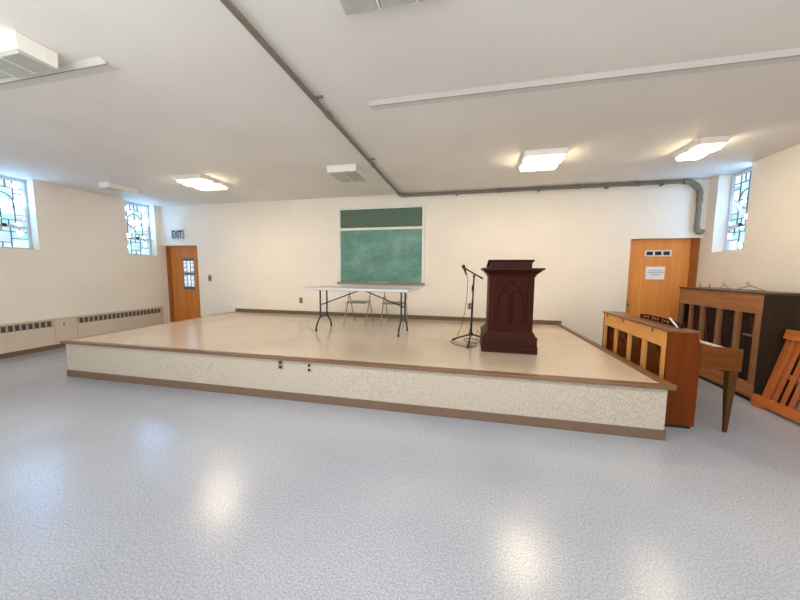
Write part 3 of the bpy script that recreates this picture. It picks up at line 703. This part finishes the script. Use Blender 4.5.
b = MB(); b.box(xb + 0.40, xb + 0.62, ya + 0.04, yb2 - 0.04, 0.64, 0.80); b.build('keybed', M['ebony'], t, 0.004)
# coat hangers on its lid
ZL = ZP + 0.028
def hanger(x, y, ang, label, s=1.0):
    R_ = Matrix.Translation((x, y, ZL)) @ Matrix.Rotation(ang, 4, 'Z') @ Matrix.Scale(s, 4)
    t = thing('coat_hanger', label, 'hanger', (x, y, ZL), 'wire coat hangers on the upright piano')
    P = [(-0.2, 0, 0.004), (-0.1, 0, 0.04), (0, 0, 0.075), (0.1, 0, 0.04), (0.2, 0, 0.004), (0, 0.0, 0.004), (-0.2, 0, 0.004)]
    MB().tube([R_ @ Vector(p) for p in P], 0.0045, 6).build('wire_frame', M['wire'], t)
    H = [(0, 0, 0.075), (0.01, 0, 0.09), (0.04, 0, 0.095), (0.06, 0, 0.11), (0.045, 0, 0.125), (0.02, 0, 0.125)]
    MB().tube(smooth_path([R_ @ Vector(p) for p in H], 4), 0.0045, 6).build('hook', M['wire'], t)
hanger(3.76, 5.12, PI / 2 + 0.25, 'larger wire coat hanger standing on the upright piano lid', 0.85)
hanger(3.74, 5.52, PI / 2 - 0.2, 'smaller wire coat hanger on the far half of the upright piano lid', 0.72)
for k, (y, l) in enumerate(((5.75, 'short peg standing on the upright piano lid, nearer the hangers'), (5.95, 'short peg standing at the far corner of the upright piano lid'))):
    b = MB(); b.tube([(3.70, y, ZL), (3.70, y, ZL + 0.07)], 0.008, 8, 0.004); b.origin = (3.70, y, ZL)
    tag(b.build('peg', M['wire'], None), l, 'peg')

# ------------------------------------------------------------------ leaning slatted panel at the right edge
t = thing('slatted_panel', 'orange slatted wooden panel leaning beside the upright piano', 'slatted panel', (3.46, 3.9, 0))
def xs_(z): return 3.475 + 0.25 * z
ye, yn = 4.47, 3.10
b = MB(); b.prism([(xs_(0.03) - 0.055, 0.04), (xs_(0.03) + 0.0, 0.03), (xs_(0.13) + 0.0, 0.13), (xs_(0.13) - 0.055, 0.14)], 'y', yn, ye + 0.03); b.build('bottom_rail', M['orange_y'], t, 0.006)
b = MB(); b.prism([(xs_(0.845) - 0.04, 0.845), (xs_(0.845) + 0.03, 0.835), (xs_(0.95) + 0.03, 0.945), (xs_(0.95) - 0.04, 0.955)], 'y', yn, ye + 0.0); b.build('top_rail', M['orange_y'], t, 0.006)
b = MB(); b.prism([(xs_(0.03), 0), (xs_(0.03) + 0.05, 0), (xs_(0.9) + 0.05, 0.9), (xs_(0.9), 0.9)], 'y', ye - 0.085, ye); b.build('side_stile', M['orange'], t, 0.005)
b = MB(); b.prism([(xs_(0.03), 0), (xs_(0.03) + 0.05, 0), (xs_(0.9) + 0.05, 0.9), (xs_(0.9), 0.9)], 'y', yn, yn + 0.085); b.build('side_stile', M['orange'], t, 0.005)
k = 0; y = ye - 0.155
while y > yn + 0.1:
    b = MB(); b.prism([(xs_(0.05) + .005, 0.05), (xs_(0.05) + 0.022, 0.05), (xs_(0.9) + 0.022, 0.9), (xs_(0.9) + .005, 0.9)], 'y', y - 0.024, y + 0.024); b.build('slat', M['orange'], t, 0.004)
    y -= 0.092
b = MB(); b.prism([(xs_(0.40) + 0.03, 0.40), (xs_(0.40) + 0.05, 0.40), (xs_(0.45) + 0.05, 0.45), (xs_(0.45) + 0.03, 0.45)], 'y', yn, ye - 0.02); b.build('middle_rail', M['orange_y'], t, 0.003)
for y in (ye - 0.06, yn + 0.06):
    b = MB(); b.bar((xs_(0.86) + 0.05, y, 0.86), (4.02, y, 0.0), 0.05, 0.03); b.build('rear_strut', M['orange'], t)
    b = MB(); b.box(3.415, 3.47, y - 0.05, y + 0.05, 0.0, 0.045); b.build('foot', M['orange_y'], t, 0.004)

# ------------------------------------------------------------------ light
w = bpy.data.worlds.new('sky'); scn.world = w; w.use_nodes = True
bg = w.node_tree.nodes['Background']; bg.inputs['Color'].default_value = (0.88, 0.95, 1.0, 1); bg.inputs['Strength'].default_value = 0.9
def area(name, loc, target, sx, sy, power, col):
    l = bpy.data.lights.new(name, 'AREA'); l.shape = 'RECTANGLE'; l.size = sx; l.size_y = sy; l.energy = power; l.color = col
    o = bpy.data.objects.new(name, l); C.objects.link(o); o.location = loc
    o.rotation_euler = (Vector(target) - Vector(loc)).to_track_quat('-Z', 'Y').to_euler(); return o
area('room_light_overhead', (-0.5, 0.75, 3.22), (-0.5, 3.6, 0), 7.0, 0.5, 100, (1.0, 0.97, 0.93))  # added fill above the view, brightens the floor before the stage; no fixture here
area('ceiling_wash', (-2.0, -1.2, 0.9), (-2.0, 2.5, 3.3), 9, 1.5, 62, (1.0, 0.97, 0.94))  # added fill behind the camera, aimed up to brighten the ceiling

# ------------------------------------------------------------------ camera
cam = bpy.data.cameras.new('camera'); co = bpy.data.objects.new('camera', cam); C.objects.link(co)
cam.sensor_width = 36; cam.sensor_fit = 'HORIZONTAL'; cam.lens = 303.99 / 800 * 36; cam.clip_start = 0.05
R = ((0.9752111235870595, -0.21963880222315338, -0.02687119256831361), (0.22117769739462392, 0.9711892525361991, 0.08872351398243236), (0.006609887085046117, -0.0924674662579072, 0.9956937667157336))
m = Matrix(((R[0][0], R[0][2], -R[0][1], 0), (R[1][0], R[1][2], -R[1][1], 0), (R[2][0], R[2][2], -R[2][1], 1.6), (0, 0, 0, 1)))
co.matrix_world = m
scn.camera = co
scn.view_settings.view_transform = 'Standard'
scn.view_settings.exposure = 0.6
